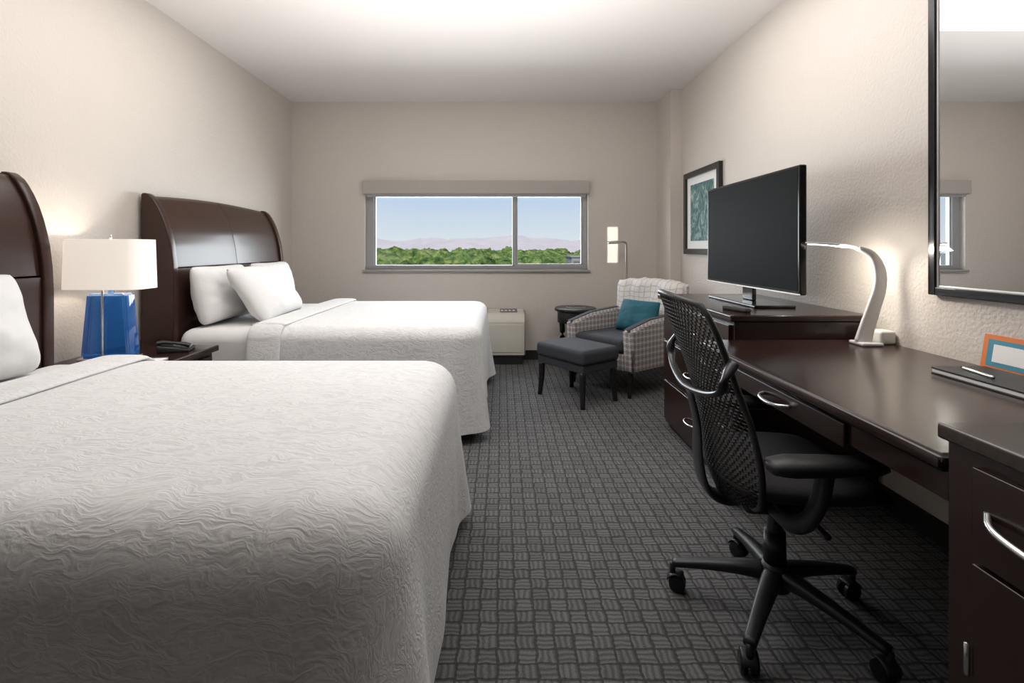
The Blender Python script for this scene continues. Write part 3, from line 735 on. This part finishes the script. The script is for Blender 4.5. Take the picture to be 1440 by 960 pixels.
sweep('lever', [(.02, .08, .395), (.03, .16, .39), (.035, .23, .38)], [.006, .006, .009], black_plastic, oc)
bm = bmesh.new(); nu, nv = 24, 24
for sgn in (1, -1):
    G = []
    for i in range(nu + 1):
        row = []
        for j in range(nv + 1):
            u_ = i / nu * 2 - 1; v_ = j / nv * 2 - 1
            x = u_ * math.sqrt(1 - .32 * v_ * v_); y = v_ * math.sqrt(1 - .32 * u_ * u_)
            th = .030 * (max(0, 1 - abs(u_) ** 6) ** .4) * (max(0, 1 - abs(v_) ** 6) ** .4)
            z = .472 + .018 * y * y - .045 * max(0, x - .45) ** 2 * 3 + .01 * max(0, -x - .5) + sgn * th
            row.append(bm.verts.new((.035 + x * .245, y * .25, z)))
        G.append(row)
    for i in range(nu):
        for j in range(nv): bm.faces.new((G[i][j], G[i + 1][j], G[i + 1][j + 1], G[i][j + 1]))
bmesh.ops.remove_doubles(bm, verts=bm.verts, dist=.0008)
finish('seat', bm, seat_mesh, oc, True, label='dark fabric seat pad')
def bx(z):
    P = [(.34, -.165), (.40, -.178), (.48, -.205), (.58, -.215), (.70, -.232), (.83, -.275), (.95, -.320), (1.04, -.355)]
    for (a, b), (c_, d_) in zip(P, P[1:]):
        if z <= c_:
            f = (z - a) / (c_ - a); f = max(0, f); return b + (d_ - b) * f
    return P[-1][1]
Z0, Z1 = .375, 1.02
def bw(v_):
    w_ = .212 + .040 * math.exp(-((v_ - .30) / .20) ** 2) + .012 * math.exp(-((v_ - .85) / .15) ** 2)
    lowr = min(1, v_ / .24); hi = min(1, (1 - v_) / .12)
    w_ *= (1 - (1 - lowr) ** 2.3) ** .55 * .999 + .001
    w_ *= .86 + .14 * (1 - (1 - hi) ** 2.2) ** .5
    return w_
def bp(u_, v_):
    z = Z0 + (Z1 - Z0) * v_ + .022 * (1 - u_ * u_) * max(0, v_ - .85) / .15
    return Vector((bx(z) + .060 * abs(u_) ** 2.2 * (1 - .2 * v_), u_ * bw(v_), z))
bm = bmesh.new(); nu, nv = 24, 56
def PV(a, b): return bp(max(-1, min(1, a * 2 - 1)), .012 + min(1, max(0, b)) * .976)
verts = {}
def gv(a, b):
    k = (round(a, 5), round(b, 5))
    if k not in verts: verts[k] = bm.verts.new(PV(a, b))
    return verts[k]
du, dv = 1 / nu, 1 / nv
for j in range(nv):
    sh_ = 0 if j % 2 == 0 else .5
    us = [0.0] + [(i + sh_) * du for i in range(0 if sh_ else 1, nu)] + [1.0]
    us = sorted(set(round(x, 5) for x in us if 0 <= x <= 1))
    for a, b in zip(us, us[1:]):
        lo_ = [gv(a, j * dv)]; mid = (a + b) / 2
        if b - a > du * .9: lo_.append(gv(mid, j * dv))
        lo_.append(gv(b, j * dv)); hi_ = [gv(b, (j + 1) * dv)]
        if b - a > du * .9: hi_.append(gv(mid, (j + 1) * dv))
        hi_.append(gv(a, (j + 1) * dv))
        try: bm.faces.new(lo_ + hi_)
        except Exception: pass
ob = finish('back_mesh', bm, black_plastic, oc, True, label='black perforated mesh back')
md = ob.modifiers.new('w', 'WIREFRAME'); md.thickness = .0066; md.use_even_offset = False; md.use_boundary = True
outl = [bp(-1, i / 24) for i in range(0, 25)] + [bp(-1 + 2 * i / 10, 1) for i in range(1, 10)] + [bp(1, 1 - i / 24) for i in range(0, 25)]
rin = [p for i, p in enumerate(outl) if i == 0 or (p - outl[i - 1]).length > .003]
sweep('back_frame', rin, [(.009, .009)] * 2, black_plastic, oc, closed=True, seg=10, ref=(1, 0, .2))
sweep('back_support', [(-.10, 0, .385), (-.17, 0, .375), (-.222, 0, .41), (-.245, 0, .50), (-.250, 0, .62), (-.275, 0, .73)], [(.045, .016), (.045, .014), (.05, .011), (.045, .009), (.032, .008), (.03, .008)], graphite, oc, ref=(1, 0, .3), seg=14, sq=.8)
yo = [(-.230, -.250, .87), (-.258, -.258, .83), (-.262, -.238, .785), (-.275, -.15, .755), (-.285, 0, .74), (-.275, .15, .755), (-.262, .238, .785), (-.258, .258, .83), (-.230, .250, .87)]
sweep('lumbar_yoke', yo, [(.020, .011), (.017, .010), (.014, .009), (.014, .009), (.016, .010), (.014, .009), (.014, .009), (.017, .010), (.020, .011)], graphite, oc, ref=(0, 0, 1), seg=12)
for sg in (-1, 1):
    sweep('arm_support', [(-.05, sg * .08, .395), (-.05, sg * .19, .40), (-.035, sg * .255, .44), (-.015, sg * .280, .52), (-.005, sg * .283, .59)], [(.030, .016), (.027, .014), (.026, .015), (.027, .018), (.028, .020)], black_plastic, oc, ref=(1, 0, 0), seg=14, sq=.8)
    pp = [(-.160, sg * .285, .598), (-.148, sg * .285, .600), (-.10, sg * .285, .602), (0, sg * .28, .602), (.115, sg * .272, .600), (.165, sg * .268, .592)]
    sweep('armrest', pp, [(.008, .006), (.036, .018), (.047, .025), (.046, .024), (.040, .020), (.014, .008)], black_plastic, oc, n=6, seg=20, ref=(0, 0, 1), sq=.85, label='black padded armrest')

# ---------------------------------------------------------------- lights
def area(name, loc, rot, sx, sy, power, col=(1, 1, 1), spread=None):
    l = bpy.data.lights.new(name, 'AREA'); l.shape = 'RECTANGLE'; l.size = sx; l.size_y = sy; l.energy = power; l.color = col
    if spread: l.spread = spread
    o2 = bpy.data.objects.new(name, l); o2.location = loc; o2.rotation_euler = rot; COL.objects.link(o2); return o2
area('ceiling_bounce_fill', (-.15, 2.2, 1.55), (pi, 0, 0), 2.2, 2.2, 50, (1, .962, .93))  # added fill panel facing up to brighten the ceiling, no fixture
area('room_fill', (-.15, 2.75, 2.715), (0, 0, 0), 3.2, 1.5, 38, (1, .97, .945))  # added soft box below the ceiling as general fill, no fixture
area('daylight', (-.26, 6.1, 1.6), (math.radians(-94), 0, 0), 3.2, 1.5, 150, (.95, .975, 1))
area('wall_patch_beam', (1.185, 4.6, 1.22), (math.radians(90), 0, 0), .11, .38, .16, (1, .95, .86), math.radians(2))  # added narrow-beam panel floating before the back wall, throws the bright patch
area('desk_lamp_light', (1.50, 2.27, 1.185), (0, math.radians(-38), 0), .03, .14, 2.2, (1, .93, .82))
pl = bpy.data.lights.new('bulb_light', 'POINT'); pl.energy = 10; pl.color = (1, .88, .74); pl.shadow_soft_size = .04
po = bpy.data.objects.new('bulb_light', pl); po.location = (-1.985, 2.53, 1.13); COL.objects.link(po)
sl = bpy.data.lights.new('sun', 'SUN'); sl.energy = 3.8; sl.angle = .01; sl.color = (1, .95, .86)
so = bpy.data.objects.new('sun', sl); so.rotation_euler = (math.radians(48), 0, math.radians(-25)); COL.objects.link(so)

w_ = bpy.data.worlds.new('sky'); S.world = w_; w_.use_nodes = True; nt = w_.node_tree
bg = nt.nodes['Background']; tc = nt.nodes.new('ShaderNodeTexCoord'); sp = nt.nodes.new('ShaderNodeSeparateXYZ'); rp = nt.nodes.new('ShaderNodeValToRGB')
nt.links.new(tc.outputs['Generated'], sp.inputs[0]); nt.links.new(sp.outputs[2], rp.inputs[0]); nt.links.new(rp.outputs[0], bg.inputs[0])
rp.color_ramp.elements[0].position = 0; rp.color_ramp.elements[0].color = (.82, .85, .90, 1)
rp.color_ramp.elements[1].position = .13; rp.color_ramp.elements[1].color = (.50, .66, .88, 1)
e = rp.color_ramp.elements.new(.6); e.color = (.16, .32, .65, 1)
bg.inputs[1].default_value = 1.0

# ---------------------------------------------------------------- camera
cam = bpy.data.cameras.new('camera'); co_ = bpy.data.objects.new('camera', cam); COL.objects.link(co_)
co_.location = (0, 0, 1.19); co_.rotation_euler = (pi / 2, 0, 0)
cam.sensor_width = 36; cam.sensor_fit = 'HORIZONTAL'; cam.lens = 17.5
cam.shift_x = 15 / 1440; cam.shift_y = -132 / 1440; cam.clip_start = .02; cam.clip_end = 3000
S.camera = co_
